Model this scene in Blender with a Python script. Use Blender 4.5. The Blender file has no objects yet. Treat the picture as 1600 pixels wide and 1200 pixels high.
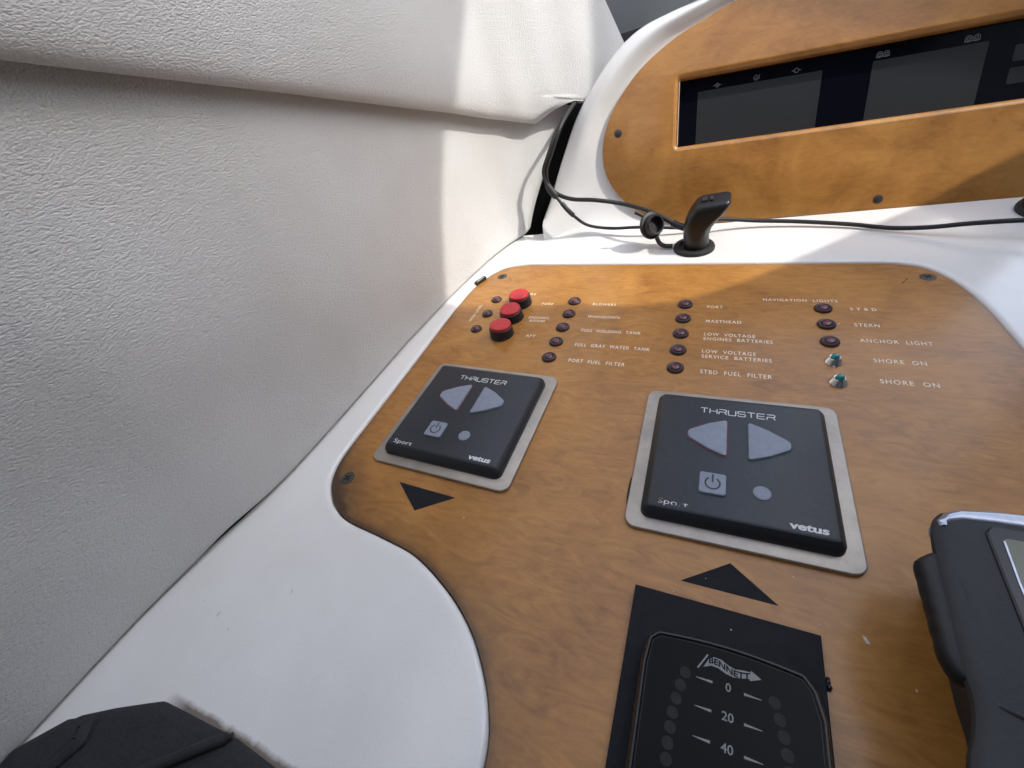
import bpy, bmesh, math, random
from mathutils import Vector, Matrix, Quaternion
from mathutils.geometry import tessellate_polygon

random.seed(7)
scene = bpy.context.scene
COL = scene.collection
K = 0.001                                   # all lengths below are millimetres

# ------------------------------------------------------------------ camera
cam_data = bpy.data.cameras.new('camera')
cam = bpy.data.objects.new('camera', cam_data)
COL.objects.link(cam)
cam_data.sensor_fit = 'HORIZONTAL'
cam_data.sensor_width = 36.0
cam_data.lens = 36.0 * 667.76 / 1600.0
cam_data.clip_start = 0.005
cam_data.clip_end = 100.0
_R = Matrix(((0.91572349, -0.10312212, 0.38835076),
             (0.34875271, 0.68398903, -0.64072659),
             (-0.19955457, 0.72216677, 0.66230894)))
cam.matrix_world = Matrix.Translation((0, 0, 205.546 * K)) @ _R.to_4x4()
scene.camera = cam

# ------------------------------------------------------------------ sky
SUN_EL, SUN_AZ = math.radians(46.0), math.radians(4.0)      # azimuth from +x
SUN_DIR = Vector((math.cos(SUN_EL) * math.cos(SUN_AZ), math.cos(SUN_EL) * math.sin(SUN_AZ), math.sin(SUN_EL)))
world = bpy.data.worlds.new('World')
scene.world = world
world.use_nodes = True
wn = world.node_tree.nodes
wl = world.node_tree.links
wn.clear()
w_out = wn.new('ShaderNodeOutputWorld')
w_bg = wn.new('ShaderNodeBackground')
w_sky = wn.new('ShaderNodeTexSky')
w_sky.sky_type = 'NISHITA'
w_sky.sun_disc = False
w_sky.sun_elevation = SUN_EL
w_sky.sun_rotation = math.radians(90.0) - SUN_AZ
w_sky.dust_density = 2.5
w_hs = wn.new('ShaderNodeHueSaturation')
w_hs.inputs['Saturation'].default_value = 0.64
wl.new(w_sky.outputs[0], w_hs.inputs['Color'])
wl.new(w_hs.outputs[0], w_bg.inputs['Color'])
w_bg.inputs['Strength'].default_value = 0.15
wl.new(w_bg.outputs[0], w_out.inputs['Surface'])

# ------------------------------------------------------------------ sun
sun_data = bpy.data.lights.new('sun', 'SUN')
sun_data.energy = 1.08
sun_data.angle = math.radians(0.7)
sun_data.color = (1.0, 0.965, 0.90)
sun = bpy.data.objects.new('sun', sun_data)
COL.objects.link(sun)
sun.rotation_euler = SUN_DIR.to_track_quat('Z', 'Y').to_euler()
sun.location = SUN_DIR * 3.0

scene.cycles.max_bounces = 6
scene.cycles.diffuse_bounces = 3
scene.cycles.glossy_bounces = 3
scene.view_settings.view_transform = 'Standard'
scene.view_settings.look = 'None'
scene.view_settings.exposure = 1.62
scene.view_settings.gamma = 1.0
scene.view_settings.use_curve_mapping = False

# ================================================================== materials
def new_mat(name):
    m = bpy.data.materials.new(name)
    m.use_nodes = True
    nt = m.node_tree
    return m, nt, nt.nodes['Principled BSDF']

def coords(nt, scale=(1, 1, 1), kind='Object', rot=(0, 0, 0)):
    tc = nt.nodes.new('ShaderNodeTexCoord')
    mp = nt.nodes.new('ShaderNodeMapping')
    mp.inputs['Scale'].default_value = scale
    mp.inputs['Rotation'].default_value = rot
    nt.links.new(tc.outputs[kind], mp.inputs['Vector'])
    return mp.outputs['Vector']

def noise(nt, vec, scale, detail=3.0, rough=0.55, dist=0.0):
    n = nt.nodes.new('ShaderNodeTexNoise')
    n.inputs['Scale'].default_value = scale
    n.inputs['Detail'].default_value = detail
    n.inputs['Roughness'].default_value = rough
    n.inputs['Distortion'].default_value = dist
    nt.links.new(vec, n.inputs['Vector'])
    return n.outputs['Fac']

def ramp(nt, fac, stops):
    r = nt.nodes.new('ShaderNodeValToRGB')
    el = r.color_ramp.elements
    while len(el) > 1:
        el.remove(el[-1])
    for i, (p, c) in enumerate(stops):
        e = el[0] if i == 0 else el.new(p)
        e.position = p
        e.color = c if len(c) == 4 else (*c, 1)
    nt.links.new(fac, r.inputs['Fac'])
    return r.outputs['Color']

def mix(nt, fac, a, b, mode='MIX'):
    m = nt.nodes.new('ShaderNodeMix')
    m.data_type = 'RGBA'
    m.blend_type = mode
    for sock, v in ((m.inputs[0], fac), (m.inputs[6], a), (m.inputs[7], b)):
        if isinstance(v, (int, float)):
            sock.default_value = v
        elif isinstance(v, tuple):
            sock.default_value = v if len(v) == 4 else (*v, 1)
        else:
            nt.links.new(v, sock)
    return m.outputs[2]

def math_node(nt, op, a, b=0.0, c=None):
    m = nt.nodes.new('ShaderNodeMath')
    m.operation = op
    for i, v in enumerate((a, b) if c is None else (a, b, c)):
        if isinstance(v, (int, float)):
            m.inputs[i].default_value = v
        else:
            nt.links.new(v, m.inputs[i])
    return m.outputs[0]

def bump(nt, bsdf, height, strength, dist):
    b = nt.nodes.new('ShaderNodeBump')
    b.inputs['Strength'].default_value = strength
    b.inputs['Distance'].default_value = dist
    nt.links.new(height, b.inputs['Height'])
    nt.links.new(b.outputs[0], bsdf.inputs['Normal'])

def plain(name, col, rough=0.5, metal=0.0, coat=0.0, spec=0.5, wear=0.12, scale=300.0, bmp=0.0, coat_rough=0.1):
    """a solid material with a little uneven wear in colour and gloss"""
    m, nt, b = new_mat(name)
    v = coords(nt)
    n = noise(nt, v, scale, 2.0, 0.6)
    lo = tuple(c * (1 - wear) for c in col)
    hi = tuple(min(1, c * (1 + wear)) for c in col)
    nt.links.new(ramp(nt, n, [(0.3, lo), (0.7, hi)]), b.inputs['Base Color'])
    n2 = noise(nt, v, scale * 0.13, 1.0)
    r = math_node(nt, 'MULTIPLY_ADD', n2, 0.25 * rough, rough * 0.87)
    nt.links.new(r, b.inputs['Roughness'])
    b.inputs['Metallic'].default_value = metal
    b.inputs['Coat Weight'].default_value = coat
    b.inputs['Coat Roughness'].default_value = coat_rough
    b.inputs['Specular IOR Level'].default_value = spec
    if bmp:
        bump(nt, b, noise(nt, v, scale * 4, 2.0), bmp, 0.0002)
    return m

def mat_wood(name, rot=0.0, edge_dark=True, figure=0.45):
    m, nt, b = new_mat(name)
    v = coords(nt, (1, 1, 1), rot=(0, 0, rot))
    big = noise(nt, v, 17.0, 3.0, 0.55, 0.9)
    vs = coords(nt, (1.0, 3.0, 3.0), rot=(0, 0, rot - 0.25))
    fig = noise(nt, vs, 40.0, 2.0, 0.5, 2.4)
    fine = noise(nt, vs, 330.0, 3.0, 0.7, 0.8)
    f1 = mix(nt, figure, big, fig)
    f2 = mix(nt, 0.16, f1, fine)
    col = ramp(nt, f2, [(0.30, (0.215, 0.086, 0.0155)), (0.46, (0.355, 0.153, 0.0285)),
                        (0.55, (0.418, 0.188, 0.0375)), (0.72, (0.510, 0.245, 0.0565))])
    # scattered darker burl marks
    vor = nt.nodes.new('ShaderNodeTexVoronoi')
    vor.inputs['Scale'].default_value = 34.0
    nt.links.new(vs, vor.inputs['Vector'])
    eye = math_node(nt, 'LESS_THAN', vor.outputs['Distance'], math_node(nt, 'MULTIPLY', fine, 0.13))
    eye = math_node(nt, 'MULTIPLY', eye, math_node(nt, 'GREATER_THAN', big, 0.53))
    col = mix(nt, math_node(nt, 'MULTIPLY', eye, 0.30), col, (0.16, 0.07, 0.022))
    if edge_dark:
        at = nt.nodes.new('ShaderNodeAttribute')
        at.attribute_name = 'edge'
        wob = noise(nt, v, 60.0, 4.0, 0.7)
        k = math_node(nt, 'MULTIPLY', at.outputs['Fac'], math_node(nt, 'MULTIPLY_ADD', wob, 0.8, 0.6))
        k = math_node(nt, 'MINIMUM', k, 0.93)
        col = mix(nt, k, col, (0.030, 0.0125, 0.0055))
    nt.links.new(col, b.inputs['Base Color'])
    rr = math_node(nt, 'MULTIPLY_ADD', big, 0.18, 0.34)
    nt.links.new(rr, b.inputs['Roughness'])
    b.inputs['Coat Weight'].default_value = 0.36
    b.inputs['Coat Roughness'].default_value = 0.17
    bump(nt, b, math_node(nt, 'ADD', math_node(nt, 'MULTIPLY', fine, 0.10), noise(nt, v, 14.0, 1.0)), 0.12, 0.004)
    return m

def mat_vinyl(name):
    m, nt, b = new_mat(name)
    v0 = coords(nt, (1, 1, 1))
    warp = nt.nodes.new('ShaderNodeTexNoise')
    warp.inputs['Scale'].default_value = 700.0
    warp.inputs['Detail'].default_value = 1.0
    nt.links.new(v0, warp.inputs['Vector'])
    mp = nt.nodes.new('ShaderNodeVectorMath')
    mp.operation = 'MULTIPLY_ADD'
    nt.links.new(warp.outputs['Color'], mp.inputs[0])
    mp.inputs[1].default_value = (0.0011, 0.0011, 0.0011)
    nt.links.new(v0, mp.inputs[2])
    sc = nt.nodes.new('ShaderNodeMapping')
    sc.inputs['Rotation'].default_value = (math.radians(16), 0, 0)
    sc.inputs['Scale'].default_value = (1, 0.45, 1.0)
    nt.links.new(mp.outputs[0], sc.inputs['Vector'])
    vo = nt.nodes.new('ShaderNodeTexVoronoi')
    vo.feature = 'F1'
    vo.inputs['Scale'].default_value = 1480.0
    nt.links.new(sc.outputs[0], vo.inputs['Vector'])
    dome = math_node(nt, 'POWER', vo.outputs['Distance'], 1.6)
    wr = noise(nt, sc.outputs[0], 1120.0, 1.0, 0.5)
    h = math_node(nt, 'MULTIPLY_ADD', dome, -0.75, math_node(nt, 'MULTIPLY', wr, 0.9))
    big = noise(nt, v0, 16.0, 2.0, 0.5)
    h = math_node(nt, 'MULTIPLY', h, math_node(nt, 'MULTIPLY_ADD', big, 0.7, 0.6))
    cr = noise(nt, coords(nt, (1, 0.3, 1), rot=(math.radians(20), 0, 0)), 55.0, 2.0, 0.6, 0.8)
    h = math_node(nt, 'ADD', h, math_node(nt, 'MULTIPLY', cr, 0.6))
    bump(nt, b, h, 0.85, 0.00046)
    col = ramp(nt, big, [(0.3, (0.585, 0.58, 0.562)), (0.7, (0.64, 0.64, 0.63))])
    nt.links.new(col, b.inputs['Base Color'])
    b.inputs['Roughness'].default_value = 0.44
    b.inputs['Specular IOR Level'].default_value = 0.45
    return m

def mat_gelcoat(name, stain=False):
    m, nt, b = new_mat(name)
    v = coords(nt)
    n = noise(nt, v, 14.0, 5.0, 0.6)
    col = ramp(nt, n, [(0.3, (0.745, 0.735, 0.708)), (0.7, (0.82, 0.815, 0.795))])
    # fine dark specks of dirt
    vo = nt.nodes.new('ShaderNodeTexVoronoi')
    vo.inputs['Scale'].default_value = 95.0
    nt.links.new(coords(nt, (1, 0.45, 1), rot=(0, 0, 0.6)), vo.inputs['Vector'])
    sp = math_node(nt, 'LESS_THAN', vo.outputs['Distance'], math_node(nt, 'MULTIPLY', noise(nt, v, 210.0, 1.0), 0.085))
    pick = math_node(nt, 'GREATER_THAN', noise(nt, v, 70.0, 2.0), 0.59)
    sp = math_node(nt, 'MULTIPLY', math_node(nt, 'MULTIPLY', sp, pick), 0.35)
    col = mix(nt, sp, col, (0.20, 0.18, 0.16))
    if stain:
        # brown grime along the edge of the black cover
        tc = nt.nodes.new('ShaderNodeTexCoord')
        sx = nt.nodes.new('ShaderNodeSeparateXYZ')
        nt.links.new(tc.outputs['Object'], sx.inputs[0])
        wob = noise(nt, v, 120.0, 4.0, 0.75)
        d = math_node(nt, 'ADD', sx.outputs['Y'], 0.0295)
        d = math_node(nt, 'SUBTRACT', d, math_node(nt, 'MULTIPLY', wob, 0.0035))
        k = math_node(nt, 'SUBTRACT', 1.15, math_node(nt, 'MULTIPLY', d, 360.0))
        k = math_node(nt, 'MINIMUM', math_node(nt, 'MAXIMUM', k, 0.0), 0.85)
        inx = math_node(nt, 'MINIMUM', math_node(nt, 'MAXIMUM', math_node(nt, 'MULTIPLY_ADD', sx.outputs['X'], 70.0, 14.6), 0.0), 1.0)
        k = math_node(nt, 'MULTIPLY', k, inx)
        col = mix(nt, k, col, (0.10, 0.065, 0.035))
    nt.links.new(col, b.inputs['Base Color'])
    scf = noise(nt, coords(nt, (1, 9, 1), rot=(0, 0, 0.9)), 70.0, 3.0, 0.75)
    rr = math_node(nt, 'MULTIPLY_ADD', scf, 0.14, 0.15)
    b.inputs['Coat Weight'].default_value = 0.35
    b.inputs['Coat Roughness'].default_value = 0.12
    nt.links.new(rr, b.inputs['Roughness'])
    hh = math_node(nt, 'ADD', noise(nt, v, 11.0, 1.0), math_node(nt, 'MULTIPLY', noise(nt, v, 700.0, 1.0), 0.02))
    bump(nt, b, hh, 0.30, 0.010)
    return m

def mat_ink(name, col, wear=0.0, base=(0.01, 0.01, 0.011), scale=260.0):
    m, nt, b = new_mat(name)
    v = coords(nt)
    n = noise(nt, v, scale, 4.0, 0.65)
    c = ramp(nt, n, [(max(0.0, wear - 0.03), base), (wear + 0.03, col)]) if wear > 0 else \
        ramp(nt, n, [(0.3, tuple(x * 0.82 for x in col)), (0.6, col)])
    nt.links.new(c, b.inputs['Base Color'])
    b.inputs['Roughness'].default_value = 0.5
    return m

def mat_brushed(name, col, rough):
    m, nt, b = new_mat(name)
    v = coords(nt, (1, 14, 1))
    n = noise(nt, v, 240.0, 5.0, 0.7)
    d = noise(nt, coords(nt), 60.0, 5.0, 0.65)
    c = ramp(nt, d, [(0.3, tuple(x * 0.72 for x in col)), (0.65, col)])
    nt.links.new(c, b.inputs['Base Color'])
    b.inputs['Metallic'].default_value = 0.75
    nt.links.new(math_node(nt, 'MULTIPLY_ADD', n, 0.22, rough), b.inputs['Roughness'])
    bump(nt, b, n, 0.06, 0.0002)
    return m

M = {}
M['wood'] = mat_wood('lacquered_burl_wood')
M['pod_wood'] = mat_wood('lacquered_burl_wood_pod', 0.5, False, 0.28)
M['vinyl'] = mat_vinyl('grained_white_vinyl')
M['gel'] = mat_gelcoat('white_gelcoat', True)
M['gel_pod'] = mat_gelcoat('white_gelcoat_pod')
M['plate'] = mat_brushed('dull_brushed_metal', (0.47, 0.425, 0.37), 0.38)
M['chrome'] = plain('bright_metal', (0.72, 0.72, 0.70), 0.22, 1.0)
M['screw'] = plain('dark_tarnished_metal', (0.10, 0.09, 0.08), 0.42, 0.8, wear=0.3, scale=700)
M['slot'] = plain('screw_slot_black', (0.012, 0.011, 0.010), 0.8)
M['housing'] = plain('black_housing_plastic', (0.016, 0.0175, 0.021), 0.40, spec=0.5, wear=0.2, scale=900, bmp=0.15)
M['face'] = plain('black_keypad_face', (0.019, 0.0225, 0.030), 0.42, wear=0.2, scale=500)
M['key'] = plain('grey_rubber_key', (0.225, 0.252, 0.315), 0.42, wear=0.06, bmp=0.1)
M['key_dot'] = plain('pale_grey_lamp', (0.22, 0.245, 0.295), 0.35, wear=0.05)
M['key_sym'] = plain('dark_key_print', (0.03, 0.033, 0.038), 0.6)
M['glow_red'] = plain('red_lit_seam_plastic', (0.10, 0.018, 0.016), 0.5)
M['glow_green'] = plain('green_lit_seam_plastic', (0.012, 0.045, 0.03), 0.5)
M['ink'] = mat_ink('white_print', (0.72, 0.73, 0.74))
M['ink_worn'] = mat_ink('worn_white_print', (0.66, 0.67, 0.68), 0.50, (0.019, 0.0225, 0.030), 300.0)
M['gold_ink'] = mat_ink('cream_print_on_wood', (0.90, 0.80, 0.64))
M['grey_ink'] = mat_ink('grey_print', (0.25, 0.255, 0.26))
M['led_bezel'] = plain('dark_maroon_bezel', (0.042, 0.025, 0.031), 0.38, wear=0.2, scale=900)
M['led_lens'] = plain('dull_red_lens', (0.12, 0.024, 0.040), 0.3, coat=0.4)
M['teal'] = plain('teal_glass_lens', (0.010, 0.23, 0.21), 0.08, coat=1.0, coat_rough=0.03)
M['red'] = plain('red_button_cap', (0.52, 0.022, 0.030), 0.42, wear=0.18, scale=420, bmp=0.2)
M['black'] = plain('black_plastic', (0.012, 0.012, 0.013), 0.38, wear=0.2, scale=600)
M['rubber'] = plain('black_rubber', (0.014, 0.014, 0.0145), 0.55, wear=0.25, scale=500, bmp=0.15)
M['tape'] = plain('matt_black_tape', (0.0085, 0.0092, 0.0125), 0.75, spec=0.3, wear=0.3, scale=1500, bmp=0.5)
M['glass'] = plain('black_display_glass', (0.0035, 0.0040, 0.0075), 0.12, spec=0.28, wear=0.05)
M['lcd'] = plain('dark_lcd', (0.030, 0.032, 0.034), 0.25, wear=0.05, spec=0.3)
M['icon'] = mat_ink('pale_grey_icon_print', (0.22, 0.22, 0.23))
M['gauge'] = plain('smoked_gauge_window', (0.0032, 0.0029, 0.0027), 0.32, wear=0.1, spec=0.12)
M['gauge_led'] = plain('smoked_gauge_lamp', (0.026, 0.0258, 0.025), 0.4, spec=0.12)
M['hand_body'] = plain('dark_grey_body_plastic', (0.026, 0.0268, 0.029), 0.6, spec=0.4, wear=0.12, scale=1200, bmp=0.3)
M['hand_pad'] = plain('black_side_key_rubber', (0.0075, 0.0075, 0.0085), 0.6, bmp=0.2)
M['silver'] = plain('silver_trim', (0.42, 0.46, 0.55), 0.30, 0.8)
M['hand_bezel'] = plain('navy_black_bezel', (0.010, 0.012, 0.020), 0.3)
M['hand_lcd'] = plain('greenish_grey_lcd', (0.145, 0.155, 0.120), 0.25, wear=0.04)
M['cloth'] = plain('charcoal_cover_cloth', (0.020, 0.021, 0.024), 0.85, wear=0.25, scale=700, bmp=0.8)
M['recess'] = plain('recess_shade_black', (0.010, 0.009, 0.008), 0.8)
M['shell'] = plain('shade_panel_laminate', (0.32, 0.32, 0.315), 0.5, wear=0.04, scale=8)
M['pillar'] = plain('grey_pillar_trim', (0.17, 0.172, 0.165), 0.5, wear=0.05, scale=20)
M['lit_edge'] = plain('highlit_bare_wood_edge', (0.62, 0.50, 0.40), 0.35, wear=0.1)
M['crumb'] = plain('pale_crumb', (0.62, 0.56, 0.47), 0.8)

# ================================================================== helpers
def empty(name, loc, label, cat, group=None):
    o = bpy.data.objects.new(name, None)
    COL.objects.link(o)
    o.empty_display_size = 0.02
    o.location = Vector(loc) * K
    tag(o, label, cat, group)
    return o

def tag(o, label=None, cat=None, group=None, kind=None):
    if label: o['label'] = label
    if cat: o['category'] = cat
    if group: o['group'] = group
    if kind: o['kind'] = kind
    return o

class MB:
    """collects vertices (millimetres) and faces for one mesh"""
    def __init__(self):
        self.v, self.f, self.flat = [], [], []
    def verts(self, pts):
        s = len(self.v)
        self.v += [tuple(p) for p in pts]
        return s
    def face(self, idx, flat=False):
        self.f.append(tuple(idx)); self.flat.append(flat)
    def bridge(self, a, b, n, closed=True, flat=False):
        for i in range(n if closed else n - 1):
            j = (i + 1) % n
            self.face((a + i, a + j, b + j, b + i), flat)
    def fill(self, loops, flip=False, flat=True):
        """loops: list of (start, count) already in verts; tessellates (first = outer, others = holes)"""
        pts = [[Vector((self.v[s + i][0], self.v[s + i][1], 0)) for i in range(n)] for s, n in loops]
        ids = [s + i for s, n in loops for i in range(n)]
        for t in tessellate_polygon(pts):
            a, b, c = (ids[k] for k in t)
            A, B, C = (Vector(self.v[k]) for k in (a, b, c))
            up = (B.x - A.x) * (C.y - A.y) - (B.y - A.y) * (C.x - A.x) > 0
            self.face((a, b, c) if up != flip else (c, b, a), flat)
    def transform(self, fn):
        self.v = [tuple(fn(Vector(p))) for p in self.v]
        return self
    def build(self, name, mat, parent=None, origin=None, local=False, attr=None):
        me = bpy.data.meshes.new(name)
        if parent is not None and not local:
            o0 = ROOT_LOC(parent)
        elif origin is not None:
            o0 = Vector(origin) * K
        else:
            o0 = Vector((0, 0, 0))
        me.from_pydata([Vector(p) * K - o0 for p in self.v], [], self.f)
        me.polygons.foreach_set('use_smooth', [not x for x in self.flat])
        if attr:
            a = me.attributes.new('edge', 'FLOAT', 'POINT')
            a.data.foreach_set('value', attr)
        me.validate()
        me.set_sharp_from_angle(angle=math.radians(38))
        bm = bmesh.new(); bm.from_mesh(me)
        bmesh.ops.recalc_face_normals(bm, faces=bm.faces) if getattr(self, 'recalc', False) else None
        bm.to_mesh(me); bm.free()
        me.materials.append(M[mat])
        o = bpy.data.objects.new(name, me)
        COL.objects.link(o)
        if parent is not None:
            o.parent = parent
        elif origin is not None:
            o.location = o0
        return o

def ROOT_LOC(o):
    p = Vector((0, 0, 0))
    while o is not None:
        p += o.location
        o = o.parent
    return p

def add_obj(name, me, mat, parent, loc=(0, 0, 0)):
    """another user of shared mesh data; loc in mm relative to the parent's origin"""
    o = bpy.data.objects.new(name, me)
    COL.objects.link(o)
    o.parent = parent
    o.location = Vector(loc) * K
    return o

def catmull(pts, per=8, closed=False):
    P = [Vector(p) for p in pts]
    n = len(P)
    out = []
    for i in range(n if closed else n - 1):
        if closed:
            p0, p1, p2, p3 = P[(i - 1) % n], P[i], P[(i + 1) % n], P[(i + 2) % n]
        else:
            p1, p2 = P[i], P[i + 1]
            p0 = P[i - 1] if i > 0 else p1 * 2 - p2
            p3 = P[i + 2] if i + 2 < n else p2 * 2 - p1
        for k in range(per):
            t = k / per
            out.append(0.5 * ((2 * p1) + (p2 - p0) * t + (2 * p0 - 5 * p1 + 4 * p2 - p3) * t * t + (3 * p1 - p0 - 3 * p2 + p3) * t ** 3))
    if not closed:
        out.append(P[-1])
    return out

def round_poly(pts, rad, seg=5):
    """polygon (2D) with rounded corners; rad a number or a list; ccw order kept"""
    n = len(pts)
    out = []
    for i in range(n):
        p0, p1, p2 = Vector(pts[i - 1]), Vector(pts[i]), Vector(pts[(i + 1) % n])
        r = rad[i] if isinstance(rad, (list, tuple)) else rad
        if r <= 0:
            out.append((p1.x, p1.y)); continue
        a, b = (p0 - p1).normalized(), (p2 - p1).normalized()
        ang = math.acos(max(-1, min(1, a.dot(b))))
        d = r / math.tan(ang / 2)
        d = min(d, 0.48 * (p0 - p1).length, 0.48 * (p2 - p1).length)
        r2 = d * math.tan(ang / 2)
        c = p1 + (a + b).normalized() * (r2 / math.sin(ang / 2))
        s, e = p1 + a * d, p1 + b * d
        a0 = math.atan2(s.y - c.y, s.x - c.x)
        a1 = math.atan2(e.y - c.y, e.x - c.x)
        da = (a1 - a0 + math.pi) % (2 * math.pi) - math.pi
        for k in range(seg + 1):
            t = a0 + da * k / seg
            out.append((c.x + r2 * math.cos(t), c.y + r2 * math.sin(t)))
    return out

def offset_poly(pts, d):
    """d > 0 shrinks a ccw polygon"""
    n = len(pts)
    out = []
    for i in range(n):
        p0, p1, p2 = Vector(pts[i - 1][:2]), Vector(pts[i][:2]), Vector(pts[(i + 1) % n][:2])
        e1, e2 = (p1 - p0), (p2 - p1)
        if e1.length < 1e-6: e1 = e2
        if e2.length < 1e-6: e2 = e1
        n1 = Vector((-e1.y, e1.x)).normalized(); n2 = Vector((-e2.y, e2.x)).normalized()
        m = n1 + n2
        if m.length < 1e-6: m = n1
        m.normalize()
        c = max(0.35, m.dot(n1))
        q = p1 + m * (d / c)
        out.append((q.x, q.y))
    return out

def ccw(pts):
    a = sum(pts[i - 1][0] * pts[i][1] - pts[i][0] * pts[i - 1][1] for i in range(len(pts)))
    return list(pts) if a > 0 else list(reversed(pts))

def slab(outer, profile, mb=None, bottom=False):
    """profile: list of (inset, z) from the bottom outer edge up to the top rim; the top is filled flat"""
    mb = mb or MB()
    outer = ccw(outer)
    n = len(outer)
    prev = None
    for ins, z in profile:
        q = offset_poly(outer, ins) if ins else outer
        s = mb.verts([(x, y, z) for x, y in q])
        if prev is not None:
            mb.bridge(prev, s, n)
        elif bottom:
            mb.fill([(s, n)], flip=True)
        prev = s
    mb.fill([(prev, n)])
    return mb

def bevel_profile(z0, z1, b, steps=3, draft=0.0):
    out = [(0, z0)]
    for k in range(steps + 1):
        t = math.pi / 2 * k / steps
        out.append((draft + b * (1 - math.cos(t)), z1 - b + b * math.sin(t)))
    return out

def lathe(profile, seg=28, mb=None, centre=(0, 0)):
    mb = mb or MB()
    prev = None
    for r, z in profile:
        if r < 1e-6:
            s = mb.verts([(centre[0], centre[1], z)])
            if prev is not None:
                for i in range(seg):
                    mb.face((prev + i, prev + (i + 1) % seg, s))
            break
        s = mb.verts([(centre[0] + r * math.cos(2 * math.pi * i / seg), centre[1] + r * math.sin(2 * math.pi * i / seg), z) for i in range(seg)])
        if prev is not None:
            mb.bridge(prev, s, seg)
        prev = s
    return mb

def tube(path, rad, seg=10, mb=None, cap=True):
    mb = mb or MB()
    P = [Vector(p) for p in path]
    n = len(P)
    up = Vector((0, 0, 1))
    tang = [(P[min(i + 1, n - 1)] - P[max(i - 1, 0)]).normalized() for i in range(n)]
    x = tang[0].cross(up)
    if x.length < 1e-3: x = tang[0].cross(Vector((1, 0, 0)))
    x.normalize()
    prev = None
    for i in range(n):
        t = tang[i]
        x = (x - t * x.dot(t)).normalized()
        y = t.cross(x)
        r = rad(i / (n - 1)) if callable(rad) else rad
        s = mb.verts([P[i] + x * (r * math.cos(2 * math.pi * k / seg)) + y * (r * math.sin(2 * math.pi * k / seg)) for k in range(seg)])
        if prev is not None:
            mb.bridge(prev, s, seg)
        elif cap:
            mb.face(list(reversed(range(s, s + seg))), True)
        prev = s
    if cap:
        mb.face(range(prev, prev + seg), True)
    return mb

def strokes(lines, width, z, mb=None, depth=0.12):
    """thin raised print made of flat ribbons along 2D polylines"""
    mb = mb or MB()
    for L in lines:
        P = [Vector(p) for p in L]
        n = len(P)
        le, ri = [], []
        for i in range(n):
            if i == 0: d = P[1] - P[0]; m = Vector((-d.y, d.x)).normalized(); c = 1
            elif i == n - 1: d = P[-1] - P[-2]; m = Vector((-d.y, d.x)).normalized(); c = 1
            else:
                d1, d2 = (P[i] - P[i - 1]).normalized(), (P[i + 1] - P[i]).normalized()
                m1, m2 = Vector((-d1.y, d1.x)), Vector((-d2.y, d2.x))
                m = (m1 + m2)
                m = m.normalized() if m.length > 1e-4 else m1
                c = max(0.5, m.dot(m1))
            le.append(P[i] + m * (width / 2 / c)); ri.append(P[i] - m * (width / 2 / c))
        a = mb.verts([(p.x, p.y, z) for p in le])
        b = mb.verts([(p.x, p.y, z) for p in ri])
        for i in range(n - 1):
            mb.face((b + i, b + i + 1, a + i + 1, a + i), True)
    return mb

GL = {
    'T': [[(0, 1), (1, 1)], [(.5, 1), (.5, 0)]],
    'H': [[(0, 0), (0, 1)], [(0, .5), (1, .5)], [(1, 0), (1, 1)]],
    'R': [[(0, 1), (.86, 1), (1, .9), (1, .6), (.86, .5), (0, .5)], [(0, .5), (0, 0)], [(.62, .5), (.9, .3), (1, 0)]],
    'U': [[(0, 1), (0, .14), (.12, 0), (.88, 0), (1, .14), (1, 1)]],
    'S': [[(1, .82), (.88, 1), (.12, 1), (0, .86), (0, .64), (.12, .51), (.88, .49), (1, .38), (1, .14), (.88, 0), (.12, 0), (0, .18)]],
    'E': [[(1, 1), (.1, 1), (0, .9), (0, .1), (.1, 0), (1, 0)], [(0, .5), (.92, .5)]],
}
def stroke_text(s, x0, x1, yc, h, width):
    n = len(s)
    pitch = (x1 - x0) / (n - 0.22)
    w = pitch * 0.78
    L = []
    for i, ch in enumerate(s):
        for line in GL[ch]:
            L.append([(x0 + i * pitch + px * w, yc - h / 2 + py * h) for px, py in line])
    return L

def text_mb(s, x0, x1, yc, h, z, rot=0.0, bold=0.0, shear=0.0, spacing=1.0):
    """words as flat print lying on z, spanning x0..x1 with cap height h"""
    cu = bpy.data.curves.new('txt', 'FONT')
    cu.body = s
    cu.size = 1.0
    cu.offset = bold
    cu.shear = shear
    cu.space_character = spacing
    cu.resolution_u = 3
    o = bpy.data.objects.new('txt', cu)
    COL.objects.link(o)
    dg = bpy.context.evaluated_depsgraph_get()
    me = bpy.data.meshes.new_from_object(o.evaluated_get(dg))
    vs = [v.co.copy() for v in me.vertices]
    fs = [tuple(p.vertices) for p in me.polygons]
    bpy.data.objects.remove(o); bpy.data.curves.remove(cu); bpy.data.meshes.remove(me)
    xa, xb = min(v.x for v in vs), max(v.x for v in vs)
    ya, yb = min(v.y for v in vs), max(v.y for v in vs)
    L = x1 - x0
    mb = MB()
    c, sn = math.cos(rot), math.sin(rot)
    pts = []
    for v in vs:
        px = (v.x - xa) / (xb - xa) * L
        py = ((v.y - ya) / (yb - ya) - 0.5) * h
        pts.append((x0 + c * px - sn * py, yc + sn * px + c * py, z))
    mb.verts(pts)
    for f in fs:
        mb.face(f, True)
    return mb

def interp(x, xs, ys):
    if x <= xs[0]: return ys[0] + (ys[1] - ys[0]) / (xs[1] - xs[0]) * (x - xs[0])
    for i in range(len(xs) - 1):
        if x <= xs[i + 1]:
            t = (x - xs[i]) / (xs[i + 1] - xs[i])
            return ys[i] * (1 - t) + ys[i + 1] * t
    return ys[-1] + (ys[-1] - ys[-2]) / (xs[-1] - xs[-2]) * (x - xs[-1])

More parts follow.
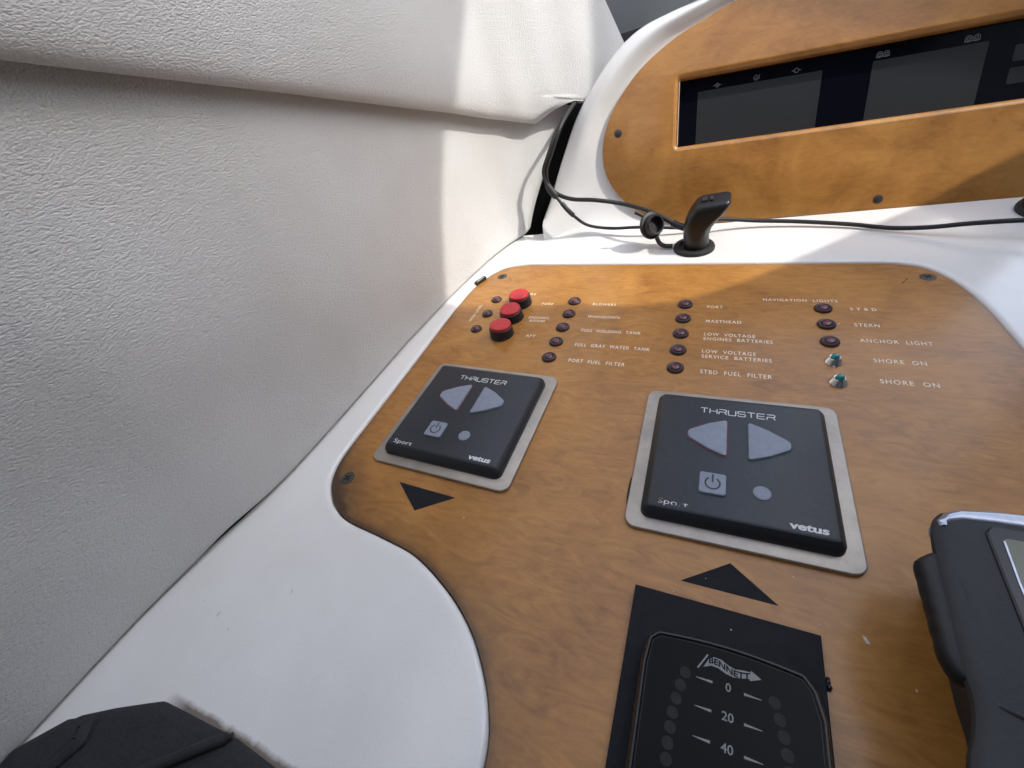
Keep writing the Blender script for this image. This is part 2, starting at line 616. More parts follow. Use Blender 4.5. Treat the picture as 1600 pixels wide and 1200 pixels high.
def smoothstep(a, b, x):
    t = max(0.0, min(1.0, (x - a) / (b - a)))
    return t * t * (3 - 2 * t)

# ================================================================== setting: dashboard moulding
_wo = [(-207, 337), (-200, 353), (-189, 364.5), (-170, 369.5), (-150, 370), (-60, 370), (60, 370), (115, 370), (136, 367.5), (149, 359.5),
       (159, 342), (165, 318), (168, 296), (171, 269), (177, 240), (190, 200), (225, 150), (258, 100), (270, 20), (270, -90),
       (150, -110), (0, -110), (-50, -100), (-55, -60), (-55.5, -25), (-56.5, 2), (-61, 16), (-69.5, 29), (-82, 42), (-100, 54), (-125, 64.8), (-150, 69),
       (-177, 72.3), (-191, 77.5), (-200, 84), (-207, 92), (-211.5, 102), (-213.5, 116), (-213.5, 140), (-213, 200), (-213, 270), (-211.5, 315)]
WOOD = ccw([(p.x, p.y) for p in catmull([(x, y, 0) for x, y in _wo], 6, True)])

# wall footprint (inner face of the lower padded panel where it meets the dashboard)
WY = [-160, -100, -60, -5, 37, 67, 127, 245, 320, 390, 434, 480, 530, 580, 700]
WX = [-268, -263, -261, -257, -249, -242, -236, -229, -221, -208, -191, -165, -132, -95, 0]
_wc = catmull([(x, y, 0) for x, y in zip(WX, WY)], 10)
_WYs, _WXs = [p.y for p in _wc], [p.x for p in _wc]
def wall_x(y): return interp(y, _WYs, _WXs)

TOP = 1.5
mb = MB()
left_edge = [(wall_x(y) - 5.0, y) for y in range(434, -121, -6)]
outer = ccw(left_edge + [(-262, -170), (330, -170), (330, 520), (-120, 520), (-150, 470), (-166, 440), (-178, 436)])
lip = [(-5.0, TOP), (-3.8, TOP - 0.012), (-2.7, TOP - 0.08), (-1.8, TOP - 0.33), (-1.0, TOP - 1.0), (-0.5, TOP - 1.9), (-0.35, -4.0)]
so = mb.verts([(x, y, TOP) for x, y in outer])
n = len(WOOD)
prev = None
for ins, z in lip:
    q = offset_poly(WOOD, ins)
    s = mb.verts([(x, y, z) for x, y in q])
    if prev is None:
        mb.fill([(so, len(outer)), (s, n)])
    else:
        mb.bridge(s, prev, n)
    prev = s
sd = mb.verts([(x, y, TOP - 1.2) for x, y in offset_poly(outer, -0.6)])
sd2 = mb.verts([(x, y, -25) for x, y in offset_poly(outer, -0.6)])
mb.bridge(sd2, sd, len(outer)); mb.bridge(sd, so, len(outer))
dash = mb.build('dashboard', 'gel')
tag(dash, 'white moulded dashboard surface around the wooden control panel', kind='structure')

# ================================================================== padded wall panels
def waviness(y, z):
    return 0.9 * math.sin(y * 0.045 + z * 0.013) * smoothstep(330, 470, y) + 0.55 * math.sin(y * 0.16 + z * 0.02 + 1.0) * smoothstep(370, 430, y) + 0.5 * math.sin(z * 0.05 + y * 0.02)

ZR_Y = [-200, -60, 87, 106.5, 131, 165, 213, 283, 363, 423, 465, 600]
ZR_Z = [318.5, 275.5, 230.6, 224.5, 216.7, 206.3, 191.6, 169.5, 143.3, 121.4, 104.5, 45]
def z_roll(y): return interp(y, ZR_Y, ZR_Z)
def wall_norm(y):
    d = Vector((wall_x(y + 4) - wall_x(y - 4), 8.0, 0)).normalized()
    return Vector((d.y, -d.x, 0))

mb = MB()
NU, NV = 120, 40
for j in range(NV + 1):
    for i in range(NU + 1):
        v = j / NV
        # height first at the current y guess, end of the panel leans forward
        u = i / NU
        y = -170 + (437 + 170) * u
        zb = TOP + 0.15 + 2.6 * math.exp(-((y - 48) / 24) ** 2) + 0.5 * smoothstep(60, 300, y)
        v = v ** 1.6                                   # rows crowd towards the rounded lower edge
        z = zb + (z_roll(y) + 22 - zb) * v
        y = -170 + (439 + 0.52 * max(z, 0) + 170) * u
        z = zb + (z_roll(y) + 22 - zb) * v
        nn = wall_norm(y)
        curl = max(0.0, 1 - (z - zb) / 5.0)
        off = waviness(y, z) * (1 - 0.7 * curl) - 4.0 * smoothstep(0.985, 1.0, u) - 5.5 * (1 - math.sqrt(max(0, 1 - curl ** 2)))
        mb.verts([(wall_x(y) + nn.x * off, y + nn.y * off, z)])
for j in range(NV):
    for i in range(NU):
        a = j * (NU + 1) + i
        mb.face((a, a + 1, a + NU + 2, a + NU + 1))
# return edge at the forward end
e = mb.verts([(mb.v[j * (NU + 1) + NU][0] - 14, mb.v[j * (NU + 1) + NU][1] + 3, mb.v[j * (NU + 1) + NU][2]) for j in range(NV + 1)])
for j in range(NV):
    a = j * (NU + 1) + NU
    mb.face((a, e + j, e + j + 1, a + NU + 1))
o = mb.build('wall_panel', 'vinyl')
tag(o, 'lower padded wall panel of white grained vinyl beside the dashboard', 'wall panel')

mb = MB()
ROLL = [(-4, 22), (1, 7), (4.5, 2.0), (8, 0.1), (11, 0.9), (13.2, 3.4), (14.6, 7), (15.6, 12), (16.6, 20), (17.3, 32), (17.6, 48), (17.6, 70), (17.4, 100), (17.2, 140), (17, 190), (17, 260), (17, 330)]
YE_H = [0, 6, 14, 22, 26, 29, 36, 50, 78, 99, 150, 330]
YE_Y = [461, 467, 478, 492, 502, 560, 570, 570, 560, 546, 512, 420]
rows = []
prof = catmull([(a, b, 0) for a, b in ROLL], 4)
NU = 110
for p in prof:
    off, h = p.x, p.y
    ye = interp(h, YE_H, YE_Y)
    row = []
    for i in range(NU + 1):
        u = i / NU
        y = -170 + 610 * u / 0.86 if u <= 0.86 else 440 + (ye - 440) * (u - 0.86) / 0.14
        nn = wall_norm(y)
        # rounder, fatter roll towards the near end
        fat = 1.0 + 0.35 * smoothstep(300, 60, y)
        o_ = off - 3.5 * smoothstep(ye - 10, ye, y) * (1 - smoothstep(10, 24, h)) + waviness(y, h) * 0.8
        row.append((wall_x(y) + nn.x * o_, y + nn.y * o_, z_roll(y) + h * (fat if h < 60 else 1 + (fat - 1) * max(0, 1 - (h - 60) / 80))))
    rows.append(mb.verts(row))
for j in range(len(rows) - 1):
    for i in range(NU):
        mb.face((rows[j] + i, rows[j] + i + 1, rows[j + 1] + i + 1, rows[j + 1] + i))
e = mb.verts([(mb.v[r + NU][0] - 16, mb.v[r + NU][1] + 4, mb.v[r + NU][2]) for r in rows])
for j in range(len(rows) - 1):
    mb.face((rows[j] + NU, e + j, e + j + 1, rows[j + 1] + NU))
o = mb.build('wall_panel', 'vinyl')
tag(o, 'upper padded wall panel with rolled lower edge, white grained vinyl', 'wall panel')

# black sheet painting the deep shade between wall panels and pod; pillar behind
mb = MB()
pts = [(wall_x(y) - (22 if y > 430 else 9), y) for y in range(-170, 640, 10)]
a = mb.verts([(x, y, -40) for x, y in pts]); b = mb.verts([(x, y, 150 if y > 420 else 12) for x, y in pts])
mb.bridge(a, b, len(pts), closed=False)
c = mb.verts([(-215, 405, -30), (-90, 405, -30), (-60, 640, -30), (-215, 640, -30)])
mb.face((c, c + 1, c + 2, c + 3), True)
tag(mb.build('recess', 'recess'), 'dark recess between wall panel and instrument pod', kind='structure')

mb = slab(round_poly([(-190, 620), (60, 700), (60, 722), (-190, 642)], 6), bevel_profile(-20, 420, 5))
tag(mb.build('pillar', 'pillar', origin=(-65, 671, -20)), 'grey pillar trim behind the pod and upper wall panel', 'pillar')

# ================================================================== unseen cabin side added for shade; its window outline follows the sun patch
WIN = [(521, 305), (509, 315), (496, 341), (470, 375), (417, 439), (389, 471), (366, 504), (349, 537), (342, 567), (343, 623), (342, 709),
       (347, 762), (370, 816), (403, 872), (443, 926), (480, 980), (575, 980), (562, 880), (555, 780), (545, 690), (540, 590), (536, 440), (529, 360)]
win = ccw([(p.x, p.y) for p in catmull([(y, z, 0) for y, z in WIN], 4, True)])
outer = [(-330, -80), (740, -80), (740, 1040), (130, 1040), (-330, 560)]
mb = MB()
loops = []
for xx in (500, 506):
    a = mb.verts([(y, z, xx) for y, z in outer]); b = mb.verts([(y, z, xx) for y, z in win])
    mb.fill([(a, 5), (b, len(win))], flip=(xx == 500))
    loops.append((a, b))
mb.bridge(loops[0][0], loops[1][0], 5, flat=True)
mb.bridge(loops[1][1], loops[0][1], len(win))
mb.transform(lambda p: Vector((p.z, p.x, p.y)))
o = mb.build('side_shade_panel', 'shell', origin=(503, 400, -80))
tag(o, 'white cabin side added to cast shade, with slanted rounded window, outside the picture to the right', 'cabin wall')

# dark bulkhead added behind the camera to darken the near wall
M['blocker'] = plain('charcoal_blocker', (0.07, 0.072, 0.08), 0.7, wear=0.1, scale=30)
mb = slab(round_poly([(-420, -330), (498, -330), (498, -300), (-420, -300)], 10, 4), bevel_profile(-150, 500, 8), bottom=True)
tag(mb.build('blocker', 'blocker', origin=(0, -315, -150)), 'charcoal bulkhead added behind the viewer to cut light, outside the picture', 'blocker')

# helm seat added behind and right of the camera to cut aft light
block = empty('light_block', (285, -240, -150), 'charcoal helm seat added behind the viewer for its shade, outside the picture', 'block')
mb = slab(round_poly([(70, -200), (470, -200), (470, -110), (70, -110)], 35, 6), bevel_profile(-20, 470, 30, 5), bottom=True)
mb.build('upper_block', 'blocker', block)
mb = slab(round_poly([(60, -300), (480, -300), (480, -60), (60, -60)], 40, 6), bevel_profile(-150, -40, 25, 5), bottom=True)
mb.build('lower_block', 'blocker', block)

# unseen roof added to darken the near dash, over the helm seat
mb = slab(round_poly([(-70, -330), (498, -330), (498, 30), (-70, 30)], 50, 6), bevel_profile(512, 530, 8), bottom=True)
tag(mb.build('roof_blocker', 'blocker', origin=(170, -150, 512)), 'charcoal roof added for shade above the helm seat, outside the picture', 'roof')

# ================================================================== instrument pod
PH, PS = math.radians(22), math.radians(7)
PN = Vector((math.sin(PS) * math.cos(PH), -math.cos(PS) * math.cos(PH), math.sin(PH)))
PX = Vector((math.cos(PS), math.sin(PS), 0))
PY = PN.cross(PX)
PO = Vector((0, 449, 0))
def pod(p): return PO + PX * p[0] + PY * p[1] + PN * p[2]

pod_root = empty('instrument_pod', (60, 470, 0), 'white instrument pod with wooden fascia and long dark display', 'instrument pod')
PAIRS = [((275, -1.5), (275, -18), 1), ((180, -0.8), (180, -18), 1), ((100, -0.2), (100, -18), 1), ((40, 0.3), (40, -18), 2), ((0, 1.0), (-4, -16), 4), ((-36.7, 4.5), (-45, -14), 13), ((-61.6, 13.6), (-85, -13), 24),
         ((-77.4, 24.3), (-122, -13), 33), ((-90, 37), (-155, -9), 30), ((-100.7, 55), (-170, 14), 4), ((-104, 76), (-160, 46), -8), ((-100, 97.7), (-145, 82), -10),
         ((-89.4, 117.6), (-127, 118), -12), ((-69, 139.8), (-99, 153), -12), ((-42, 157), (-74, 171.5), -12), ((-16.4, 167), (-46, 179.5), -12),
         ((10, 175.6), (-19, 184), -12), ((60, 186), (40, 195), -12), ((150, 195), (145, 207), -12), ((275, 198), (275, 212), -12)]
ci = catmull([(*a, 0) for a, b, c in PAIRS], 7)
co = catmull([(*b, c) for a, b, c in PAIRS], 7)
mb = MB()
NT = 16
rows = []
N = len(ci)
for t_i in range(NT + 1):
    t = t_i / NT
    row = []
    for k in range(N):
        a, b = ci[k], co[k]
        q = a.lerp(b, t)
        top = smoothstep(60, 130, a.y)            # how far this spot belongs to the hood
        fil = t ** 2.3
        pn = b.z * fil if b.z > 0 else 0.0
        hood = top * (7.0 * math.sin(min(1, t * 1.35) * math.pi / 1.5) ** 2)
        edge = 0.0
        if b.z <= 4:
            w = smoothstep(5, -8, b.z)
            edge = -w * 14.0 * (1 - math.sqrt(max(0, 1 - max(0, (t - 0.45) / 0.55) ** 2)))
        P1 = pod((q.x, q.y, pn + hood + edge + 0.3))
        wf = smoothstep(3, 12, b.z)
        if wf > 0:
            A_, B_ = pod((a.x, a.y, 0.3)), pod((b.x, b.y, b.z))
            B_.z = TOP - 0.03
            C_ = pod(((a.x + b.x) / 2, (TOP + 0.3) / PY.z, 0.3))
            P2 = A_ * (1 - t) ** 2 + C_ * (2 * t * (1 - t)) + B_ * t * t
            P1 = P1.lerp(P2, wf)
        row.append(P1)
    rows.append(mb.verts(row))
for depth, shrink in ((-30, 0), (-70, 0), (-160, 4)):
    row = []
    for k in range(N):
        b = co[k]
        low = smoothstep(4, 20, b.z)
        P1 = pod((b.x + (shrink if b.x < 0 else 0), b.y - 0.2 * shrink, depth))
        P2 = pod((b.x, b.y, b.z)); P2.z = TOP - 0.5 + depth * 0.01
        row.append(P1.lerp(P2, smoothstep(3, 12, b.z)))
    rows.append(mb.verts(row))
for r in range(len(rows) - 1):
    mb.bridge(rows[r], rows[r + 1], N, closed=False)
mb.recalc = False
mb.build('cowl', 'gel_pod', pod_root)

fascia = ccw([(p.x, p.y) for p in ci])
hx0, hx1, hy0, hy1 = -35.0, 262.0, 72.2, 126.2
hole = round_poly([(hx0, hy0), (hx1, hy0), (hx1, hy1), (hx0, hy1)], 2.0, 4)
mb = MB()
# outer edge
prev = None
FZ = 4.2
for ins, z in [(0, -4), (0.0, FZ - 1.4), (0.35, FZ - 0.5), (1.2, FZ)]:
    s = mb.verts([(x, y, z) for x, y in offset_poly(fascia, ins)])
    if prev is not None: mb.bridge(prev, s, len(fascia))
    prev = s
so, sn_ = prev, len(fascia)
hp = None
for grow, z in [(4.0, FZ), (2.6, FZ - 0.35), (1.2, FZ - 1.3), (0.3, FZ - 2.9), (0, FZ - 5.0), (0, -7.0)]:
    q = offset_poly(hole, -grow) if grow else hole
    s = mb.verts([(x, y, z) for x, y in q])
    if hp is None: mb.fill([(so, sn_), (s, len(hole))])
    else: mb.bridge(s, hp, len(hole))
    hp = s
mb.transform(pod)
fas = mb.build('fascia', 'pod_wood', pod_root)
tag(fas, 'honey-brown lacquered burl wood fascia')

# pale strip painting in the highlight on the opening's bare inner left edge
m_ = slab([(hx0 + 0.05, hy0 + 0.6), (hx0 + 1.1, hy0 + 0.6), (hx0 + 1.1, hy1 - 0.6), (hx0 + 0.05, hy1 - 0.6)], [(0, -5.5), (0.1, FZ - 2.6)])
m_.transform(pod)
m_.build('edge_highlight', 'lit_edge', fas)

# display behind the opening
mb = slab([(hx0 - 3, hy0 - 3), (hx1 + 3, hy0 - 3), (hx1 + 3, hy1 + 3), (hx0 - 3, hy1 + 3)], [(0, -9), (0, -5.6)])
mb.transform(pod)
disp = mb.build('display', 'glass', pod_root)
def pod_patch(name, outline, z, mat, parent, b=0.05):
    m_ = slab(outline, [(0, z - 0.4), (0, z)])
    m_.transform(pod)
    return m_.build(name, mat, parent)
for x0, x1 in ((-18.0, 79.5), (115.0, 189.0)):
    pod_patch('lcd_window', [(x0, 60), (x1, 60), (x1, 115.5), (x0, 115.5)], -5.35, 'lcd', disp)
for y0, y1 in ((99.0, 110.0), (84.0, 95.0)):
    pod_patch('touch_key', round_poly([(206, y0), (218, y0), (218, y1), (206, y1)], 1.2), -5.35, 'lcd', disp)
def ring(cx, cy, r, n=14, a0=0, a1=2 * math.pi):
    return [(cx + r * math.cos(a0 + (a1 - a0) * i / n), cy + r * math.sin(a0 + (a1 - a0) * i / n)) for i in range(n + 1)]
ICONS = [
    (-2.0, 118.3, [ring(0, 0, 1.5), [(-3.4, 0), (-1.5, 0)], [(1.5, 0), (3.4, 0)], [(0, -0.9), (0, 0.9)], [(-0.8, 0.0), (0.8, 0.0)]]),
    (29.0, 118.6, [ring(0, 0, 1.7, 14, math.pi * 0.6, math.pi * 2.4), [(0.6, 1.8), (-0.7, 2.0)], [(2.4, -1.2), (2.6, 2.0), (3.1, 2.0)], [(-1.0, -0.3), (1.0, -0.3)]]),
    (60.0, 118.7, [ring(0, 0, 1.6), [(-3.6, 0), (-1.6, 0)], [(1.6, 0), (3.6, 0)]]),
    (121.0, 119.2, [ring(-2.3, 0, 2.0), ring(2.3, 0, 2.0), ring(-2.3, 0, 1.0, 8), ring(2.3, 0, 1.0, 8), [(-4.8, -1.6), (4.8, -1.6)]]),
    (178.0, 119.2, [ring(-2.5, 0, 2.1), ring(2.5, 0, 2.1), ring(-2.5, 0, 1.0, 8), ring(2.5, 0, 1.0, 8), [(-5.0, -1.7), (5.0, -1.7)]]),
]
for cx, cy, L in ICONS:
    m_ = strokes([[(cx + x, cy + y) for x, y in l] for l in L], 0.42, -5.15)
    m_.transform(pod)
    m_.build('icon', 'icon', disp)

# screw: shared meshes
def screw_head_mb(r): return lathe([(r * 1.22, -0.3), (r * 1.22, 0.12), (r * 1.05, 0.25), (r, 0.12), (r * 0.96, 0.3), (r * 0.6, 0.5), (0, 0.55)], 22)
def screw_slot_mb(r):
    mb_ = MB()
    for a in (0.5, 0.5 + math.pi / 2):
        c_, s_ = math.cos(a), math.sin(a)
        w_, l_ = r * 0.16, r * 0.62
        P = [(-l_, -w_), (l_, -w_), (l_, w_), (-l_, w_)]
        slab([(c_ * x - s_ * y, s_ * x + c_ * y) for x, y in P], [(0, 0.1), (0, 0.62 + 0.02 * (a > 1))], mb_)
    return mb_
SCREW_ME = {}
def screw(parent, loc, r=3.6, normal=None):
    key = round(r, 2)
    if key not in SCREW_ME:
        a = screw_head_mb(r).build('screw', 'screw'); b = screw_slot_mb(r).build('screw_slot', 'slot')
        SCREW_ME[key] = (a.data, b.data)
        bpy.data.objects.remove(a); bpy.data.objects.remove(b)
    h, s = SCREW_ME[key]
    o_ = add_obj('screw', h, None, parent, Vector(loc) - ROOT_LOC(parent) / K)
    q = add_obj('screw_slot', s, None, o_)
    if normal is not None:
        o_.rotation_euler = Vector(normal).to_track_quat('Z', 'Y').to_euler()
    else:
        o_.rotation_euler = (0, 0, random.uniform(0, 3))
    return o_
screw(pod_root, pod((-89, 90.7, FZ)), 3.0, PN)
screw(pod_root, pod((133, 8.6, FZ)), 3.0, PN)

# ================================================================== wooden control panel
panel = empty('control_panel', (-20, 160, -4), 'burl wood control panel with indicator lamps and white lettering', 'control panel')
mb = MB()
attr = []
n = len(WOOD)
prev = None
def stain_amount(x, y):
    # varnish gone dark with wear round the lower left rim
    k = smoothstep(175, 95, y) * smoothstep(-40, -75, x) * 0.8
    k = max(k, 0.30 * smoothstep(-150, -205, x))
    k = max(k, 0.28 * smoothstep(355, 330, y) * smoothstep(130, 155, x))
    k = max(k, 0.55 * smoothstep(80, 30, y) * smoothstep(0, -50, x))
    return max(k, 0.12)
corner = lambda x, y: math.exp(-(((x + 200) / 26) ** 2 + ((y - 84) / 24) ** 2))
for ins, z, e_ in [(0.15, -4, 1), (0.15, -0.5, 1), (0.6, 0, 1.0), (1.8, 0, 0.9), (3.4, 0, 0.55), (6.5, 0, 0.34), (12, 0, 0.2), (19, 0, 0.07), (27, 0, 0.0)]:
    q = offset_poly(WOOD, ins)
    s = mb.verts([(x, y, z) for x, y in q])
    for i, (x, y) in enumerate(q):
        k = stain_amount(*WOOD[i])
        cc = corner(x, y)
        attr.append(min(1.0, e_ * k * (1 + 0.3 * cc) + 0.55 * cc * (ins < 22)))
    if prev is not None: mb.bridge(prev, s, n, flat=(z == 0 and ins > 1))
    prev = s
mb.fill([(prev, n)])
board = mb.build('board', 'wood', panel, attr=attr)
for p in [(-187.7, 347.5), (145.1, 350.1), (-198.3, 98.3)]:
    screw(panel, (*p, 0.0), 4.0)

# indicator lamps
def shared(mb_, name, mat):
    o_ = mb_.build(name, mat)
    me = o_.data
    bpy.data.objects.remove(o_)
    return me
led_b = shared(lathe([(5.5, -0.2), (5.5, 0.9), (5.2, 1.6), (4.6, 2.0), (3.7, 1.9), (3.2, 1.5), (3.0, 1.2), (0, 1.2)], 28), 'indicator_light', 'led_bezel')
led_l = shared(lathe([(2.9, 1.2), (2.8, 1.9), (2.3, 2.35), (1.3, 2.6), (0, 2.7)], 20), 'lens', 'led_lens')
sled_b = shared(lathe([(4.9, -0.2), (4.9, 0.9), (4.6, 1.6), (4.0, 2.0), (3.2, 1.9), (2.7, 1.5), (0, 1.2)], 24), 'indicator_light', 'led_bezel')
sled_l = shared(lathe([(2.6, 1.2), (2.5, 2.1), (2.0, 2.6), (1.1, 2.9), (0, 3.0)], 18), 'lens', 'led_lens')
grn_b = shared(lathe([(4.9, -0.2), (4.9, 0.5), (4.6, 0.9), (3.1, 4.0), (2.9, 4.2), (2.5, 4.1), (0, 3.9)], 28), 'indicator_light', 'chrome')
def facet_dome():
    m_ = MB()
    rs = [(2.5, 4.0, 0), (2.45, 4.7, 0.4), (1.6, 6.0, 0), (0.7, 6.5, 0.4)]
    prev_ = None
    for r, z, a in rs:
        s_ = m_.verts([(r * math.cos(a + i * math.pi / 4), r * math.sin(a + i * math.pi / 4), z) for i in range(8)])
        if prev_ is not None: m_.bridge(prev_, s_, 8, flat=True)
        prev_ = s_
    m_.face(range(prev_, prev_ + 8), True)
    return m_
grn_l = shared(facet_dome(), 'lens', 'teal')
base = ROOT_LOC(panel) / K
def lamp(x, y, me_b, me_l, label=None):
    o_ = add_obj('indicator_light', me_b, None, panel, Vector((x, y, 0)) - base)
    o_.rotation_euler.z = random.uniform(0, 6)
    add_obj('lens', me_l, None, o_)
    if label: o_['label'] = label
    return o_
ROWS = [306.2, 287.3, 268.4, 249.5, 230.6]
for cx in (-101.9, -12.2):
    for ry in ROWS: lamp(cx, ry, led_b, led_l)
for ry in ROWS[:3]: lamp(78.4, ry, led_b, led_l)
lamp(78.2, 248.6, grn_b, grn_l, 'green glass lamp in a metal cone, upper of two')
lamp(78.4, 229.8, grn_b, grn_l, 'green glass lamp in a metal cone, lower of two')
for x, y in ((-176.4, 305.0), (-176.4, 282.3), (-177.2, 259.5)): lamp(x, y, sled_b, sled_l)

# red push buttons
btn_base = shared(lathe([(10.2, -0.2), (10.2, 0.6), (9.9, 1.0), (9.8, 7.2), (9.6, 7.8), (8.9, 8.2), (0, 8.2)], 36), 'push_button', 'black')
btn_cap = shared(lathe([(8.9, 8.0), (9.0, 9.2), (8.85, 10.2), (8.3, 10.7), (7.6, 10.75), (0, 10.5)], 36), 'button_cap', 'red')
for (x, y), w in (((-150.4, 300.6), 'FORE'), ((-150.6, 278.6), 'ENGINES ROOM'), ((-151.0, 255.2), 'AFT')):
    o_ = add_obj('push_button', btn_base, None, panel, Vector((x, y, 0)) - base)
    o_.rotation_euler = (random.uniform(-.03, .03), random.uniform(-.05, .01), random.uniform(0, 6))
    add_obj('button_cap', btn_cap, None, o_)
    o_['label'] = 'red capped push button beside the word ' + w

WORDS = [('FORE', -130.4, -120.0, 301.6, 2.8), ('ENGINES', -135.6, -117.5, 280.6, 2.8), ('ROOM', -133.4, -119.9, 276.0, 2.8), ('AFT', -129.6, -121.4, 255.4, 2.9),
         ('RE', -146.6, -141.0, 316.6, 2.8), ('BLOWERS', -85.1, -65.8, 303.6, 2.8), ('WASHDOWN', -85.4, -59.2, 285.5, 3.0),
         ('FULL HOLDING TANK', -86.0, -40.2, 266.9, 3.2), ('FULL GRAY WATER TANK', -86.4, -31.1, 248.5, 3.3), ('PORT FUEL FILTER', -86.5, -45.6, 229.9, 3.3),
         ('PORT', 3.7, 14.6, 304.8, 2.8), ('MASTHEAD', 3.7, 27.2, 286.1, 3.0), ('LOW VOLTAGE', 3.4, 35.8, 270.3, 3.0), ('ENGINES BATTERIES', 3.4, 46.2, 265.0, 3.0),
         ('LOW VOLTAGE', 3.2, 36.0, 251.0, 3.1), ('SERVICE BATTERIES', 3.2, 44.9, 245.5, 3.1), ('STBD FUEL FILTER', 3.3, 44.5, 229.8, 3.3),
         ('NAVIGATION LIGHTS', 41.7, 88.1, 316.5, 2.8), ('S T B D', 94.2, 108.9, 307.2, 2.9), ('STERN', 94.1, 107.6, 288.8, 3.0),
         ('ANCHOR LIGHT', 94.8, 130.9, 272.2, 3.2), ('SHORE ON', 98.9, 123.9, 252.9, 3.2), ('SHORE ON', 99.0, 125.5, 234.4, 3.3)]
for s, x0, x1, yc, h in WORDS:
    o_ = text_mb(s.replace(' ', '  ') if s != 'S T B D' else s, x0, x1, yc, h * 1.12, 0.08, bold=0.008, spacing=1.2).build('lettering', 'gold_ink', panel)
    o_['label'] = 'cream printed words ' + s
text_mb('HIGH LEVEL', -189.3, -163.5, 270.9, 2.6, 0.08, rot=math.radians(89), bold=0.005, spacing=1.15).build('lettering', 'gold_ink', panel)['label'] = 'small cream words HIGH LEVEL running up the panel'

# ================================================================== thruster controls
def thruster(label, cx, cy, ang, worn):
    root = empty('thruster_control', (cx, cy, 0), label, 'control unit', 'bow thruster control units')
    ca, sa = math.cos(ang), math.sin(ang)
    fn = lambda p: Vector((cx + ca * p.x - sa * p.y, cy + sa * p.x + ca * p.y, p.z))
    def put(m_, name, mat, parent=root):
        m_.transform(fn)
        return m_.build(name, mat, parent)
    sq = lambda w, h, r, x=0, y=0: round_poly([(x - w / 2, y - h / 2), (x + w / 2, y - h / 2), (x + w / 2, y + h / 2), (x - w / 2, y + h / 2)], r, 6)
    put(slab(sq(100, 97.3, 6), bevel_profile(0.2, 2.4, 0.7)), 'backing_plate', 'plate')
    body = put(slab(sq(86, 84.5, 4.5), [(0, 2.2), (0.0, 3.0), (0.35, 5.6), (0.6, 6.0), (3.1, 9.05), (3.5, 9.3)]), 'housing', 'housing')
    put(slab(sq(78.4, 76.9, 1.4), [(0, 9.0), (0, 9.45), (0.2, 9.55)]), 'face_sheet', 'face', root)
    T = 9.6
    # arrow keys: flat inner side, curved outer sides
    def arrow(sgn):
        x0, x1 = 4.9, 24.4
        P = [(x0, 22.6), (x0, -3.6)]
        for k in range(1, 12):
            t = k / 12
            P.append((x0 + (x1 - x0) * (math.sin(t * math.pi) ** 0.88), -3.6 + 26.2 * (0.5 - 0.5 * math.cos(t * math.pi)) ))
        P = [(x0, 22.6), (x0, -3.6), (14.5, 0.6), (24.6, 7.0), (24.6, 12.0), (14.5, 18.4)]
        P = [(x * sgn, y) for x, y in P]
        return round_poly(ccw(P), [1.3 if abs(abs(x) - x0) < .1 else (9.0 if abs(x) < 20 else 3.6) for x, y in ccw(P)], 4)
    for sgn, gl in ((-1, 'glow_red'), (1, 'glow_green')):
        A = arrow(sgn)
        k_ = put(slab(A, [(0, T - 0.3), (0, T + 0.6), (0.35, T + 1.1), (1.0, T + 1.25)]), 'arrow_button', 'key')
        put(slab(offset_poly(ccw(A), -0.9), [(0, T - 0.4), (0.1, T + 0.06)]), 'button_seam', gl, k_)
    pw = put(slab(sq(12.4, 12.6, 1.6, -11, -21.0), [(0, T - 0.3), (0, T + 0.7), (0.35, T + 1.15), (0.9, T + 1.25)]), 'power_button', 'key')
    ps = strokes([ring(-11, -21.2, 3.3, 22, math.radians(122), math.radians(418)), [(-11, -15.9), (-11, -20.6)]], 0.8, T + 1.33)
    put(ps, 'power_symbol', 'key_sym', pw)
    put(lathe([(3.9, T - 0.3), (3.9, T + 0.3), (3.4, T + 0.6), (2.6, T + 0.55), (0, T + 0.45)], 26, centre=(10.6, -21.4)), 'status_light', 'key_dot')
    ink = 'ink_worn' if worn else 'ink'
    put(strokes(stroke_text('THRUSTER', -18.8, 18.2, 28.7, 3.7, 0.55), 0.55, T + 0.06), 'lettering', 'ink')['label'] = 'white word THRUSTER'
    put(text_mb('Sport', -35.2, -21.0, -36.0, 3.9, T + 0.06), 'lettering', ink)['label'] = 'white word Sport' + (', worn' if worn else '')
    put(text_mb('vetus', 20.8, 35.6, -35.4, 3.3, T + 0.06, bold=0.035, shear=0.08, spacing=1.0), 'lettering', 'ink')['label'] = 'bold white word vetus'
    return root, put

thruster('thruster control keypad nearer the white wall panel, its white lettering intact', -138.6, 161.4, -0.0325, False)
t2, put2 = thruster('thruster control keypad just above the trim gauge, its Sport lettering worn', 24.6, 157.4, 0.0073, True)
m_ = MB()
P = [(-49.5, -17), (-50.9, -20), (-51.2, -26), (-51.0, -31), (-50.6, -35), (-49.5, -37), (-46, -36), (-46, -18)]
slab(round_poly(ccw(P), 1.5, 3), [(0, 0.1), (0.2, 0.9), (1.4, 1.6)], m_)
put2(m_, 'sealant_smear', 'rubber')

# ================================================================== black tape triangles
for P, lab in (([(-160.4, 103.9), (-140.3, 88.8), (-119.8, 102.3)], 'small black triangle of tape pointing towards the viewer'),
               ([(4.0, 88.9), (41.7, 89.1), (23.6, 102.4)], 'small black triangle of tape pointing up at the thruster control')):
    mb = slab(P, [(0, 0.02), (0.05, 0.35)])
    o = mb.build('tape_triangle', 'tape', origin=(sum(p[0] for p in P) / 3, sum(p[1] for p in P) / 3, 0))
    tag(o, lab, 'tape', 'tape triangles')

